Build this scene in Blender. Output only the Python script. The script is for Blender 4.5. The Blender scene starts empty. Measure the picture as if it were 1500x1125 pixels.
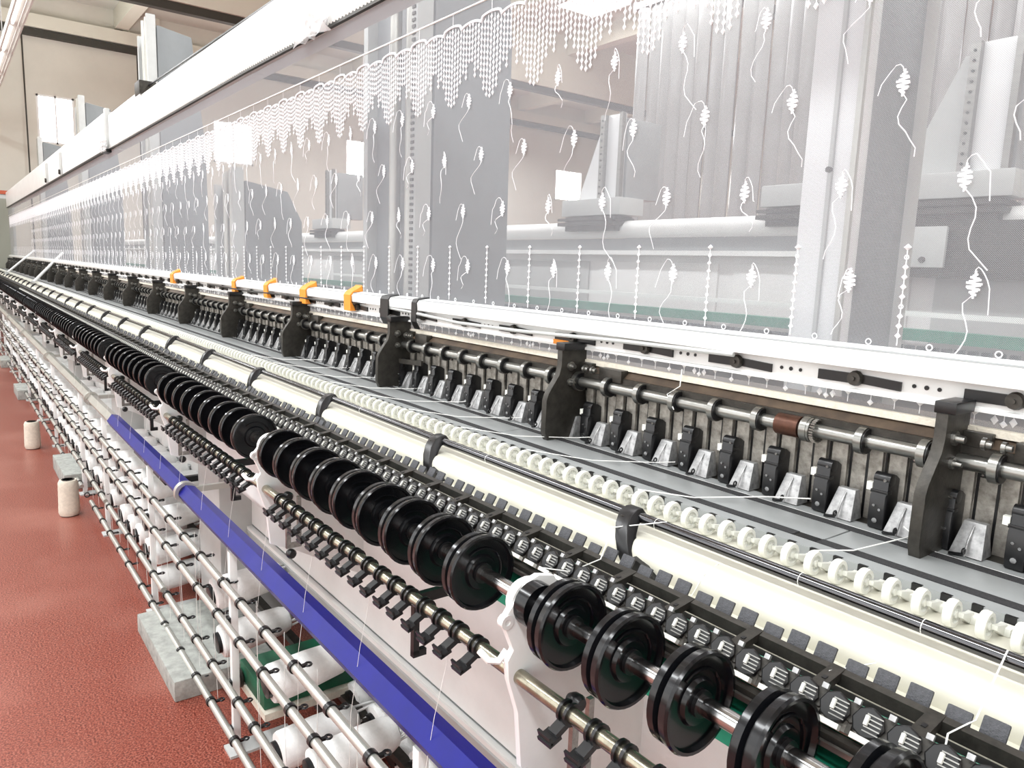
import bpy, bmesh, math, random
from mathutils import Vector, Matrix
random.seed(7)
PI = math.pi
H = 1.5                      # eye height above the floor; builder z is measured from eye level
col = bpy.context.scene.collection
sc = bpy.context.scene

# ------------------------------------------------------------------ camera
cd = bpy.data.cameras.new('camera'); cam = bpy.data.objects.new('camera', cd); col.objects.link(cam)
cd.sensor_width = 36; cd.lens = 1083 / 1500 * 36; cd.clip_start = .02; cd.clip_end = 200
Rm = ((0.60642482, 0.14474783, -0.78185485), (0.79433518, -0.06602951, 0.60388055), (0.03578491, -0.98726297, -0.15502022))
cam.matrix_world = Matrix(((Rm[0][0], -Rm[0][1], -Rm[0][2], 0), (Rm[1][0], -Rm[1][1], -Rm[1][2], 0), (Rm[2][0], -Rm[2][1], -Rm[2][2], H), (0, 0, 0, 1)))
sc.camera = cam

# ------------------------------------------------------------------ world, lights, exposure
w = bpy.data.worlds.new('world'); sc.world = w; w.use_nodes = True
w.node_tree.nodes['Background'].inputs[0].default_value = (.95, .97, 1, 1)
w.node_tree.nodes['Background'].inputs[1].default_value = 1.0
def area(x, y, z, sx, sy, power, rot=(0, 0, 0), color=(.96, .985, 1)):
    l = bpy.data.lights.new('hall_or_fill_light', 'AREA'); l.shape = 'RECTANGLE'; l.size = sx; l.size_y = sy; l.energy = power; l.color = color
    o = bpy.data.objects.new('hall_or_fill_light', l); col.objects.link(o); o.location = (x, y, z + H); o.rotation_euler = rot
    return o
for xx in (2.0, -2.4, -7, -12, -18):
    area(xx, -1.9, 4.2, 3.4, .7, 330)              # fluorescent rows above the aisle
    area(xx - 1, 3.2, 4.6, 3.4, .9, 190)
    area(xx - 1, 9.0, 4.6, 4, 1.6, 330)
    area(xx - 2, 17, 4.6, 4, 2, 330)
for xx, yy in ((-20, 2), (-12, 2.5), (-18, 10), (-10, 14), (-4, 3)):
    area(xx, yy, 3.3, 4, .5, 170, (PI, 0, 0))      # added uplights without fixtures, brighten upper walls and ceiling
area(-3, -3.85, 1.5, 16, 4.4, 560, (PI / 2, 0, 0), (.95, .98, 1))     # added fill light behind the camera, brightens body and net
sc.view_settings.view_transform = 'Standard'; sc.view_settings.look = 'None'; sc.view_settings.gamma = 1
sc.view_settings.use_curve_mapping = False
sc.view_settings.exposure = -0.45
try:
    sc.cycles.max_bounces = 7; sc.cycles.transparent_max_bounces = 16; sc.cycles.diffuse_bounces = 3; sc.cycles.glossy_bounces = 3
    sc.cycles.sample_clamp_indirect = 4; sc.cycles.caustics_reflective = False; sc.cycles.caustics_refractive = False
except Exception: pass

# ------------------------------------------------------------------ materials
def srgb(c):
    return tuple(((v / 255) / 12.92 if v / 255 <= .04045 else ((v / 255 + .055) / 1.055) ** 2.4) for v in c) + (1,)
def mat(name, c, rough=.5, metal=0, noise=0, nscale=30, bump=0, bscale=200, c2=None, spec=.5, coat=0, emit=0, stretch=None):
    m = bpy.data.materials.new(name); m.use_nodes = True; nt = m.node_tree; b = nt.nodes['Principled BSDF']
    col_ = srgb(c); b.inputs['Base Color'].default_value = col_; b.inputs['Roughness'].default_value = rough; b.inputs['Metallic'].default_value = metal
    b.inputs['Specular IOR Level'].default_value = spec; b.inputs['Coat Weight'].default_value = coat
    if emit:
        b.inputs['Emission Color'].default_value = col_; b.inputs['Emission Strength'].default_value = emit
    if noise or bump:
        tc = nt.nodes.new('ShaderNodeTexCoord'); mp = nt.nodes.new('ShaderNodeMapping'); nt.links.new(tc.outputs['Object'], mp.inputs[0])
        if stretch: mp.inputs['Scale'].default_value = stretch
    if noise:
        n = nt.nodes.new('ShaderNodeTexNoise'); n.inputs['Scale'].default_value = nscale; n.inputs['Detail'].default_value = 6; n.inputs['Roughness'].default_value = .65
        nt.links.new(mp.outputs[0], n.inputs['Vector'])
        r = nt.nodes.new('ShaderNodeValToRGB'); r.color_ramp.elements[0].position = .5 - .5 * noise * 0 - .22; r.color_ramp.elements[1].position = .72
        r.color_ramp.elements[0].color = srgb(c2 or tuple(max(0, v * (1 - noise)) for v in c)); r.color_ramp.elements[1].color = col_
        nt.links.new(n.outputs[0], r.inputs[0]); nt.links.new(r.outputs[0], b.inputs['Base Color'])
    if bump:
        n2 = nt.nodes.new('ShaderNodeTexNoise'); n2.inputs['Scale'].default_value = bscale; nt.links.new(mp.outputs[0], n2.inputs['Vector'])
        bp = nt.nodes.new('ShaderNodeBump'); bp.inputs['Strength'].default_value = bump; bp.inputs['Distance'].default_value = .002
        nt.links.new(n2.outputs[0], bp.inputs['Height']); nt.links.new(bp.outputs[0], b.inputs['Normal'])
    return m
M = dict(
    white=mat('white_paint', (244, 244, 242), .35, noise=.05, nscale=6),
    cream=mat('cream_paint', (222, 219, 204), .38, noise=.05, nscale=9),
    grey=mat('light_grey_paint', (196, 198, 196), .4, noise=.07, nscale=5),
    midgrey=mat('grey_enamel', (158, 161, 161), .35, noise=.08, nscale=8, bump=.1),
    colgrey=mat('column_grey', (128, 132, 134), .4, noise=.06, nscale=3),
    black=mat('black_plastic', (22, 22, 24), .32, noise=.3, nscale=60),
    gloss=mat('glossy_black_rubber', (14, 15, 18), .22, spec=.35, coat=.15),
    dark=mat('dark_steel', (74, 71, 66), .42, .55, noise=.35, nscale=40, bump=.15),
    felt=mat('dark_felt', (58, 58, 60), .9, noise=.5, nscale=300, bump=.6, bscale=600),
    tab=mat('charcoal_pad', (74, 75, 80), .55, noise=.4, nscale=300, bump=.5, bscale=500),
    chrome=mat('polished_steel', (205, 205, 205), .16, 1, noise=.12, nscale=20, stretch=(.2, 4, 4)),
    steel=mat('brushed_steel', (172, 171, 166), .3, .9, noise=.3, nscale=25, stretch=(.3, 3, 3)),
    oldsteel=mat('oily_cast_metal', (196, 191, 182), .5, .3, noise=.45, nscale=45, c2=(104, 98, 90), bump=.25, bscale=120),
    brown=mat('brown_oiled_beam', (104, 88, 72), .45, .3, noise=.4, nscale=14, c2=(60, 50, 44)),
    brass=mat('yellowish_steel', (184, 178, 158), .25, .9, noise=.3, nscale=30),
    blue=mat('blue_enamel', (2, 8, 122), .38, spec=.3, coat=.05, noise=.12, nscale=12),
    green=mat('green_enamel', (32, 150, 118), .4, noise=.2, nscale=20),
    dgreen=mat('dark_green_board', (16, 96, 66), .5, noise=.3, nscale=12),
    yarn=mat('white_yarn', (250, 250, 248), .8, noise=.06, nscale=60, bump=.5, bscale=400),
    oyarn=mat('cream_yarn', (228, 220, 204), .85, noise=.1, nscale=60, bump=.7, bscale=300),
    thread=mat('thread', (246, 246, 242), .7),
    bead=mat('embroidery_white', (245, 245, 248), .7),
    plastic=mat('white_plastic', (228, 228, 220), .3),
    orange=mat('orange_tape', (240, 150, 50), .5),
    concrete=mat('concrete', (176, 178, 172), .85, noise=.25, nscale=25, bump=.8, bscale=80),
    zinc=mat('bright_zinc_bar', (196, 195, 188), .34, .6, noise=.1, nscale=5),
    wall=mat('plaster_wall', (226, 223, 212), .8, noise=.06, nscale=.6),
    ceil=mat('ceiling_sheet', (226, 225, 216), .8, noise=.06, nscale=.5),
    beam=mat('beam_cream', (228, 226, 212), .6),
    dbeam=mat('dark_steel_beam', (62, 60, 54), .6),
    olive=mat('olive_sheet', (150, 152, 140), .5),
    curtain=mat('clear_plastic_strip', (142, 141, 139), .2, noise=.05, nscale=3),
    redp=mat('terracotta_enamel', (190, 90, 60), .5),
    window=mat('daylight_pane', (255, 253, 246), .5, emit=14),
    tube=mat('lamp_tube', (255, 252, 244), .5, emit=4),
    glosswhite=mat('pale_enamel_and_highlight', (240, 241, 242), .2, .0, coat=.4),
    bright=mat('cast_aluminium', (198, 198, 198), .42, .5, noise=.4, nscale=60),
)
# crumpled clear tape
m = bpy.data.materials.new('clear_tape'); m.use_nodes = True; b = m.node_tree.nodes['Principled BSDF']
b.inputs['Base Color'].default_value = (.8, .8, .8, 1); b.inputs['Roughness'].default_value = .12; b.inputs['Alpha'].default_value = .45; M['tape'] = m
# red speckled floor
m = bpy.data.materials.new('red_floor'); m.use_nodes = True; nt = m.node_tree; b = nt.nodes['Principled BSDF']
tc = nt.nodes.new('ShaderNodeTexCoord')
n = nt.nodes.new('ShaderNodeTexNoise'); n.inputs['Scale'].default_value = 170; n.inputs['Detail'].default_value = 4
n2 = nt.nodes.new('ShaderNodeTexNoise'); n2.inputs['Scale'].default_value = 1.3; n2.inputs['Detail'].default_value = 5
for q in (n, n2): nt.links.new(tc.outputs['Object'], q.inputs['Vector'])
r = nt.nodes.new('ShaderNodeValToRGB'); e = r.color_ramp.elements; e[0].position = .36; e[0].color = srgb((84, 36, 28)); e[1].position = .66; e[1].color = srgb((168, 104, 88))
x = e.new(.5); x.color = srgb((134, 64, 50))
r2 = nt.nodes.new('ShaderNodeValToRGB'); r2.color_ramp.elements[0].position = .5; r2.color_ramp.elements[0].color = (0, 0, 0, 1); r2.color_ramp.elements[1].position = .72; r2.color_ramp.elements[1].color = (.55, .55, .55, 1)
mx = nt.nodes.new('ShaderNodeMix'); mx.data_type = 'RGBA'; mx.inputs[7].default_value = srgb((168, 112, 98))
nt.links.new(n.outputs[0], r.inputs[0]); nt.links.new(n2.outputs[0], r2.inputs[0]); nt.links.new(r2.outputs[0], mx.inputs[0]); nt.links.new(r.outputs[0], mx.inputs[6]); nt.links.new(mx.outputs[2], b.inputs['Base Color'])
b.inputs['Roughness'].default_value = .32
M['floor'] = m
# net: fine knotted grid, half open
m = bpy.data.materials.new('tulle_net'); m.use_nodes = True; nt = m.node_tree; nt.nodes.clear()
out = nt.nodes.new('ShaderNodeOutputMaterial'); mix = nt.nodes.new('ShaderNodeMixShader'); tr = nt.nodes.new('ShaderNodeBsdfTransparent')
df = nt.nodes.new('ShaderNodeBsdfDiffuse'); tl = nt.nodes.new('ShaderNodeBsdfTranslucent'); mm = nt.nodes.new('ShaderNodeMixShader'); mm.inputs[0].default_value = .4
df.inputs[0].default_value = (.45, .46, .485, 1); tl.inputs[0].default_value = (.66, .67, .71, 1)
tc = nt.nodes.new('ShaderNodeTexCoord'); sep = nt.nodes.new('ShaderNodeSeparateXYZ'); nt.links.new(tc.outputs['Object'], sep.inputs[0])
def mth(op, a, bb=None):
    k = nt.nodes.new('ShaderNodeMath'); k.operation = op
    for i, v in enumerate((a, bb)):
        if v is None: continue
        if isinstance(v, (int, float)): k.inputs[i].default_value = v
        else: nt.links.new(v, k.inputs[i])
    return k.outputs[0]
u = mth('SINE', mth('MULTIPLY', mth('ADD', sep.outputs[0], sep.outputs[2]), 2100)); v = mth('SINE', mth('MULTIPLY', mth('SUBTRACT', sep.outputs[0], sep.outputs[2]), 2100))
fac = mth('ADD', mth('MULTIPLY', mth('GREATER_THAN', mth('MAXIMUM', u, v), .62), .44), .20)
nt.links.new(fac, mix.inputs[0]); nt.links.new(tr.outputs[0], mix.inputs[1]); nt.links.new(df.outputs[0], mm.inputs[1]); nt.links.new(tl.outputs[0], mm.inputs[2]); nt.links.new(mm.outputs[0], mix.inputs[2]); nt.links.new(mix.outputs[0], out.inputs[0])
M['net'] = m

# ------------------------------------------------------------------ mesh builder
class MB:
    def __init__(s): s.v = []; s.f = []
    def add(s, vs, fs):
        k = len(s.v); s.v += [tuple(p) for p in vs]; s.f += [tuple(i + k for i in f) for f in fs]; return s
    def box(s, x0, x1, y0, y1, z0, z1):
        return s.add([(x, y, z) for x in (x0, x1) for y in (y0, y1) for z in (z0, z1)],
                     [(0, 1, 3, 2), (4, 6, 7, 5), (0, 4, 5, 1), (2, 3, 7, 6), (0, 2, 6, 4), (1, 5, 7, 3)])
    def cbox(s, c, d, rot=None):
        hx, hy, hz = d[0] / 2, d[1] / 2, d[2] / 2; vs = [Vector((x, y, z)) for x in (-hx, hx) for y in (-hy, hy) for z in (-hz, hz)]
        if rot is not None: vs = [rot @ q for q in vs]
        return s.add([(q.x + c[0], q.y + c[1], q.z + c[2]) for q in vs], [(0, 1, 3, 2), (4, 6, 7, 5), (0, 4, 5, 1), (2, 3, 7, 6), (0, 2, 6, 4), (1, 5, 7, 3)])
    def prism(s, poly, x0, x1, poly2=None):            # yz outline swept along x
        n = len(poly); p2 = poly2 or poly
        return s.add([(x0, y, z) for y, z in poly] + [(x1, y, z) for y, z in p2],
                     [tuple(range(n)), tuple(range(2 * n - 1, n - 1, -1))] + [(i, (i + 1) % n, n + (i + 1) % n, n + i) for i in range(n)])
    def prismy(s, poly, y0, y1):                       # xz outline swept along y
        n = len(poly)
        return s.add([(x, y0, z) for x, z in poly] + [(x, y1, z) for x, z in poly],
                     [tuple(range(n)), tuple(range(2 * n - 1, n - 1, -1))] + [(i, (i + 1) % n, n + (i + 1) % n, n + i) for i in range(n)])
    def lathe(s, prof, c, axis='x', n=20, rot=None, loop=False):   # prof: (along, radius)
        vs = []; m_ = len(prof)
        for a, r in prof:
            for i in range(n):
                t = 2 * PI * i / n; p, q = r * math.cos(t), r * math.sin(t)
                d = Vector({'x': (a, p, q), 'y': (q, a, p), 'z': (p, q, a)}[axis])
                if rot is not None: d = rot @ d
                vs.append((c[0] + d.x, c[1] + d.y, c[2] + d.z))
        fs = [(j * n + i, j * n + (i + 1) % n, (j + 1) * n + (i + 1) % n, (j + 1) * n + i) for j in range(m_ - 1) for i in range(n)]
        if loop: fs += [((m_ - 1) * n + i, (m_ - 1) * n + (i + 1) % n, (i + 1) % n, i) for i in range(n)]
        else: fs += [tuple(range(n)), tuple(range(m_ * n - 1, (m_ - 1) * n - 1, -1))]
        return s.add(vs, fs)
    def cyl(s, c, a0, a1, r, axis='x', n=16, rot=None): return s.lathe([(a0, r), (a1, r)], c, axis, n, rot)
    def tube(s, pts, r, n=6):
        pts = [Vector(p) for p in pts]; m_ = len(pts); vs = []
        for i, p in enumerate(pts):
            t = (pts[min(i + 1, m_ - 1)] - pts[max(i - 1, 0)]).normalized()
            a = Vector((0, 0, 1)) if abs(t.z) < .8 else Vector((1, 0, 0)); a = (a - t * a.dot(t)).normalized(); bb = t.cross(a)
            for k in range(n):
                q = p + a * r * math.cos(2 * PI * k / n) + bb * r * math.sin(2 * PI * k / n); vs.append(tuple(q))
        fs = [(j * n + i, j * n + (i + 1) % n, (j + 1) * n + (i + 1) % n, (j + 1) * n + i) for j in range(m_ - 1) for i in range(n)]
        fs += [tuple(range(n)), tuple(range(m_ * n - 1, (m_ - 1) * n - 1, -1))]
        return s.add(vs, fs)
    def ring(s, c, r, r2, axis='x', n=16, m_=8):       # torus
        vs = []
        for i in range(n):
            t = 2 * PI * i / n
            for k in range(m_):
                u_ = 2 * PI * k / m_; rr = r + r2 * math.cos(u_); a = r2 * math.sin(u_); p, q = rr * math.cos(t), rr * math.sin(t)
                d = {'x': (a, p, q), 'y': (q, a, p), 'z': (p, q, a)}[axis]; vs.append((c[0] + d[0], c[1] + d[1], c[2] + d[2]))
        return s.add(vs, [(i * m_ + k, ((i + 1) % n) * m_ + k, ((i + 1) % n) * m_ + (k + 1) % m_, i * m_ + (k + 1) % m_) for i in range(n) for k in range(m_)])
    def hollow(s, c, x0, x1, ro, ri, n=24):            # pipe section along x
        return s.lathe([(x0, ri), (x0, ro), (x1, ro), (x1, ri)], c, 'x', n, None, True)
ONES = 'first second third fourth fifth sixth seventh eighth ninth tenth eleventh twelfth thirteenth fourteenth fifteenth sixteenth seventeenth eighteenth nineteenth'.split()
def nth(k):                  # 0 -> first
    k += 1
    if k < 20: return ONES[k - 1]
    t_, o_ = divmod(k, 10)
    return ['twentieth', 'thirtieth', 'fortieth'][t_ - 2] if o_ == 0 else ['twenty', 'thirty', 'forty'][t_ - 2] + '-' + ONES[o_ - 1]
def wloc(o):
    v = Vector(o.location)
    while o.parent: o = o.parent; v += Vector(o.location)
    return v
def make(name, mb, m, parent=None, bevel=0, smooth=True, loc=None):
    base = (Vector((0, 0, H)) - (wloc(parent) if parent else Vector((0, 0, 0))))
    if loc is not None: base = base - Vector((loc[0], loc[1], loc[2] + (0 if parent else H)))
    me = bpy.data.meshes.new(name)
    me.from_pydata([(p[0] + base.x, p[1] + base.y, p[2] + base.z) for p in mb.v], [], mb.f)
    bm = bmesh.new(); bm.from_mesh(me); bmesh.ops.recalc_face_normals(bm, faces=bm.faces)
    if bevel:
        eds = [e_ for e_ in bm.edges if e_.calc_face_angle(0) > .6]
        bmesh.ops.bevel(bm, geom=eds, offset=bevel, segments=2, affect='EDGES', profile=.6)
    bm.to_mesh(me); bm.free()
    if smooth:
        me.shade_smooth(); me.set_sharp_from_angle(angle=.7)
    me.materials.append(M[m] if isinstance(m, str) else m)
    o = bpy.data.objects.new(name, me); col.objects.link(o)
    if parent: o.parent = parent
    if loc is not None: o.location = (loc[0], loc[1], loc[2] + (0 if parent else H))
    return o
def thing(name, label, cat, loc, group=None):
    o = bpy.data.objects.new(name, None); o.empty_display_size = .05; col.objects.link(o); o.location = (loc[0], loc[1], loc[2] + H)
    o['label'] = label; o['category'] = cat
    if group: o['group'] = group
    return o
def tag(o, label, cat, group=None):
    o['label'] = label; o['category'] = cat
    if group: o['group'] = group
    return o
def struct(name, mb, m, bevel=0):
    o = make(name, mb, m, bevel=bevel, smooth=False); o['kind'] = 'structure'; return o
def copy_part(o, parent, dx=0, dy=0, dz=0):
    c = o.copy(); col.objects.link(c); c.parent = parent; c.location = (o.location[0] + dx, o.location[1] + dy, o.location[2] + dz)
    for ch in kids.get(o.name, []):
        g = ch.copy(); col.objects.link(g); g.parent = c
    return c
kids = {}
def sub(name, mb, m, parent, **k):
    px0 = parent.location.x; parent.location.x = 0          # sub-parts are drawn around x = 0 like their part
    o = make(name, mb, m, parent, **k); parent.location.x = px0; kids.setdefault(parent.name, []).append(o); return o
def repeat(o, parent, step, n, skip=()):
    for k in range(1, n):
        if k in skip: continue
        copy_part(o, parent, dx=step * k)
def rx(a): return Matrix.Rotation(a, 3, 'X')
XE = -20.5        # far end of the machine
XN = 1.2          # near end, beyond the frame on the right

# ------------------------------------------------------------------ room shell
struct('floor', MB().box(-24.2, 5, -4.2, 24.2, -1.6, -1.5), 'floor')
struct('ceiling', MB().box(-24.2, 5, -4.2, 24.2, 6.6, 6.7), 'ceil')
mb = MB()
WY = [(2.3, 3.18), (6.8, 8.0), (11.1, 12.3), (15.7, 16.9), (20.4, 21.9)]
ys = [-4.2] + [q for p in WY for q in p] + [24.2]
for i in range(0, len(ys), 2): mb.box(-24.2, -24, ys[i], ys[i + 1], -1.5, 6.6)
for a, b_ in WY: mb.box(-24.2, -24, a, b_, -1.5, 2.85); mb.box(-24.2, -24, a, b_, 4.1, 6.6)
struct('wall_left', mb, 'wall')
struct('wall_back', MB().box(-24.2, 5, 24, 24.2, -1.5, 6.6), 'wall')
struct('wall_right', MB().box(5, 5.2, -4.2, 24.2, -1.5, 6.6), 'wall')
struct('wall_front', MB().box(-24.2, 5, -4.2, -4, -1.5, 6.6), 'wall')
for i, (a, b_) in enumerate(WY):
    t = struct('window_%d' % (i + 1), MB().box(-24.06, -24.0, a, a + .05, 2.85, 4.1).box(-24.06, -24.0, b_ - .05, b_, 2.85, 4.1).box(-24.06, -24.0, a, b_, 2.85, 2.9).box(-24.06, -24.0, a, b_, 4.05, 4.1).box(-24.06, -24.0, (a + b_) / 2 - .02, (a + b_) / 2 + .02, 2.85, 4.1), 'white')
    make('pane', MB().box(-24.09, -24.07, a, b_, 2.85, 4.1), 'window', t)
for i in range(6):  # window frames and panes added on the unseen wall to dress the fill light
    xa = -11 + i * 2.75
    t = struct('window_%d' % (i + 7), MB().box(xa, xa + .06, -4.0, -3.94, .5, 4.1).box(xa + 2.6, xa + 2.66, -4.0, -3.94, .5, 4.1).box(xa, xa + 2.66, -4.0, -3.94, .5, .56).box(xa, xa + 2.66, -4.0, -3.94, 4.04, 4.1).box(xa + 1.3, xa + 1.36, -4.0, -3.94, .5, 4.1), 'white')
    make('pane', MB().box(xa + .06, xa + 2.6, -3.99, -3.97, .56, 4.04), 'curtain', t)
# beams on the end wall and under the ceiling
struct('trim_1', MB().box(-24, -23.85, -4, 24, 5.52, 5.68), 'dbeam')
struct('trim_2', MB().box(-24, -23.8, -4, 24, 5.72, 6.05), 'beam')
struct('trim_3', MB().box(-24, -23.93, 4.45, 4.62, 6.05, 6.6).box(-24, -23.93, 5.3, 5.4, 6.0, 6.6), 'beam')
k = 4
for xx in (-17.2, -9.1, -3.5, 1.5):
    struct('trim_%d' % k, MB().box(xx - .09, xx + .09, -4, 24, 4.95, 5.12), 'dbeam'); k += 1
    struct('trim_%d' % k, MB().box(xx - .15, xx + .15, -4, 24, 5.12, 6.6), 'beam'); k += 1
for yy in (1.2, 4.4, 8, 11.5, 14.9, 18.5, 22):
    struct('trim_%d' % k, MB().box(-24, 5, yy - .16, yy + .16, 6.1, 6.6), 'beam'); k += 1
sk = struct('window_6', MB().box(-15.2, -13.8, 12.6, 12.66, 6.5, 6.62).box(-15.2, -13.8, 13.9, 13.96, 6.5, 6.62), 'white')
make('pane', MB().box(-15.2, -13.8, 12.66, 13.9, 6.54, 6.58), 'window', sk)

# plastic strip curtain far behind
cur = thing('strip_curtain', 'hanging curtain of pale vertical strips far behind the net at right', 'curtain', (-5.5, 9.6, -1.5))
make('rail', MB().box(-9.4, 3, 9.55, 9.65, 4.35, 4.45), 'grey', cur)
for i in range(48):
    x0 = -9.3 + i * .26; o_ = random.uniform(-.05, .05); w_ = random.uniform(.02, .07)
    poly = [(x0, 9.6 + o_), (x0 + .07, 9.6 + o_ - w_), (x0 + .15, 9.6 + o_ - w_ * .6), (x0 + .24, 9.6 + o_ + .02)]
    p2 = [(a + .0, b_ + .02) for a, b_ in poly[::-1]]
    q = MB(); P_ = poly + p2; n_ = len(P_)
    q.add([(a, b_, -1.2) for a, b_ in P_] + [(a, b_, 4.4) for a, b_ in P_], [tuple(range(n_)), tuple(range(2 * n_ - 1, n_ - 1, -1))] + [(j, (j + 1) % n_, n_ + (j + 1) % n_, n_ + j) for j in range(n_)])
    make('strip', q, 'curtain', cur)

# ------------------------------------------------------------------ hanging lamp trunking over the aisle
lt = thing('hanging_light_trunking', 'white hanging light trunking running along the hall at upper left', 'lamp', (-14, 1.02, 3.0))
make('tray', MB().box(-23.5, 2, .94, 1.1, 3.02, 3.06).box(-23.5, 2, .93, .95, 2.98, 3.08).box(-23.5, 2, 1.09, 1.11, 2.98, 3.08), 'white', lt)
for i in range(14):
    make('lamp_tube', MB().cyl((-23 + i * 1.75, .985, 3.0), 0, 1.5, .016, n=8), 'tube', lt)
    make('cable', MB().cyl((-23 + i * 1.75, 1.05, 2.98), 0, 1.7, .012, n=6), 'white', lt)
for i in range(7):
    make('hanger', MB().cyl((-22 + i * 3.6, 1.02, 0), 3.06, 6.6, .008, 'z', 6), 'grey', lt)
# thin drop cables on the end wall
for i, yy in enumerate((2.05, 4.75)):
    tag(make('drop_cable', MB().cyl((-23.8, yy, 0), -.2, 5.5, .02, 'z', 6), 'dbeam'), ['thin cable hanging down the end wall left of the glowing window', 'thin cable hanging down the end wall right of the glowing window'][i], 'cable')

# ------------------------------------------------------------------ machine columns behind the net
def tall_column(x, zt, label, near):
    t = thing('machine_column', label, 'column', (x, 2.1, -1.5), 'tall grey machine columns')
    make('side_plate', MB().prism([(2.0, -1.45), (2.0, zt - .1), (2.35, zt - .16), (2.47, min(1.2, zt - .4)), (2.49, -1.45)], x - .05, x, None), 'colgrey', t, bevel=.006)
    make('front_plate', MB().box(x - .62, x - .02, 1.99, 2.03, -1.5, zt - .12), 'colgrey', t, bevel=.006)
    make('guide_tube', MB().cyl((x - .1, 1.93, 0), -1.45, zt - .02, .032, 'z', 16), 'zinc', t)
    make('guide_tube', MB().cyl((x - .27, 1.93, 0), -1.45, zt - .02, .03, 'z', 16), 'zinc', t)
    r_ = MB().box(x - .05, x - .005, 1.9, 1.99, -1.45, zt)
    make('guide_rail', r_, 'grey', t, bevel=.004)
    if near:
        q = MB()
        for j in range(90): q.box(x - .048, x - .02, 1.893, 1.9, -1.0 + j * .03, -1.0 + j * .03 + .014)
        o = make('rack_teeth', q, 'dark', t, smooth=False); o['kind'] = 'stuff'
    make('edge_angle', MB().box(x - .64, x - .59, 1.93, 2.0, -1.5, zt - .1), 'grey', t, bevel=.004)
tall_column(-3.3, 2.5, 'broad grey machine column behind the net with two vertical guide tubes, nearest of its kind', True)
tall_column(-6.2, .72, 'grey machine column behind the net below the bright glowing window', False)
tall_column(-9.0, 2.52, 'grey machine column rising highest above the white housing at upper left', False)
tall_column(-13.9, 2.45, 'grey machine column standing in front of the glowing window above the housing', False)
tall_column(-20.0, 2.5, 'smallest grey machine column above the housing at far left', False)
# slim polished upright
t = thing('steel_upright', 'leaning polished steel upright behind the net with a shiny front face', 'column', (-1.0, 1.75, -1.5))
make('front_face', MB().box(-1.075, -.935, 1.72, 1.76, -1.5, 1.6), 'glosswhite', t, bevel=.004)  # pale base colour stands in for the highlight on the polished face
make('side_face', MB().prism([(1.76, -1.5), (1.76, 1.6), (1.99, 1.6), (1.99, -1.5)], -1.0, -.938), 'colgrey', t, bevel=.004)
make('rear_flange', MB().cyl((-.95, 2.0, 0), -1.5, 1.6, .03, 'z', 14), 'grey', t)
make('groove_strip', MB().box(-1.005, -.995, 1.712, 1.72, -.6, 1.6), 'grey', t)
make('edge_strip', MB().box(-.948, -.935, 1.708, 1.72, -1.2, 1.6), 'zinc', t)
make('bolt', MB().cyl((-1.0, 1.712, .26), -.008, .002, .007, 'y', 10), 'dark', t)

# ------------------------------------------------------------------ parallel machine behind
rm = thing('rear_machine_bed', 'white bed of the parallel machine seen through the net with a long pale roller', 'machine', (-8, 3.3, -1.5))
make('roller', MB().cyl((0, 3.25, .25), -21, 2, .05, n=24), 'white', rm)
make('grey_channel', MB().box(-21, 2, 3.3, 3.4, .12, .2), 'midgrey', rm)  # plain grey strip between roller and ledge
make('ledge', MB().box(-21, 2, 3.18, 3.4, .1, .125), 'white', rm)
make('front_panel', MB().box(-21, 2, 3.3, 3.4, -.42, .1), 'white', rm)
make('rail', MB().box(-21, 2, 3.1, 3.14, -.135, -.115), 'white', rm)
make('green_strip', MB().box(-21, 2, 3.0, 3.05, -.225, -.18), 'green', rm)
make('lower_rail', MB().box(-21, 2, 2.9, 3.0, -.30, -.27), 'midgrey', rm)
q = MB()
for j in range(220): q.box(-8 + j * .045, -8 + j * .045 + .026, 2.95, 2.98, -.27, -.24)
o = make('guide_blocks', q, 'dark', rm, smooth=False); o['kind'] = 'stuff'
make('skirt', MB().box(-21, 2, 3.2, 3.3, -1.5, -.42), 'midgrey', rm)
for i in range(12):
    make('panel', MB().box(-.5 - i * 1.0 - .9, -.5 - i * 1.0, 3.285, 3.3, -.4, .06), 'white' if i % 3 else 'grey', rm, bevel=.004)
def rear_column(x, base, label, brace=True):
    t = thing('rear_column', label, 'column', (x, 3.25, .3), 'rear machine guide columns')
    make('base_box', MB().box(x - base, x + .18, 3.15, 3.35, .33, .43), 'grey', t, bevel=.006)
    make('carriage', MB().box(x - base, x + .16, 3.12, 3.3, .27, .29).box(x - base + .03, x + .14, 3.16, 3.3, .24, .325).box(x - base, x + .16, 3.12, 3.3, .3, .315), 'dark', t)
    make('guide_plate', MB().box(x, x + .13, 3.2, 3.22, .43, .91), 'glosswhite', t, bevel=.003)
    make('guide_rail', MB().box(x - .035, x, 3.17, 3.2, .43, .91), 'steel', t)
    make('guide_rail', MB().box(x + .12, x + .145, 3.17, 3.2, .43, .91), 'steel', t)
    q = MB()
    for j in range(12): q.cyl((x - .018, 3.17, .46 + j * .038), -.004, 0, .006, 'y', 8)
    o = make('screw', q, 'black', t); o['kind'] = 'stuff'
    make('side_box', MB().box(x + .05, x + .15, 3.22, 3.5, .43, .88), 'midgrey', t, bevel=.005)
    if brace: make('brace', MB().prismy([(x - .05, .43), (x - .05, .88), (x - .08, .88), (x - .28, .43)], 3.24, 3.27), 'glosswhite' if base < .8 else 'grey', t)
rear_column(-1.29, .89, 'perforated guide column on a grey box seen through the net at right edge')
rear_column(-3.3, .33, 'white braced guide column seen through the net beside the glowing window')
rear_column(-7.3, .33, 'small distant guide post seen through the net left of the broad column', False)
t = thing('carriage_bracket', 'pale bracket plate with a round bolt below the grey box at right', 'bracket', (-1.5, 3.1, .1))
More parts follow.
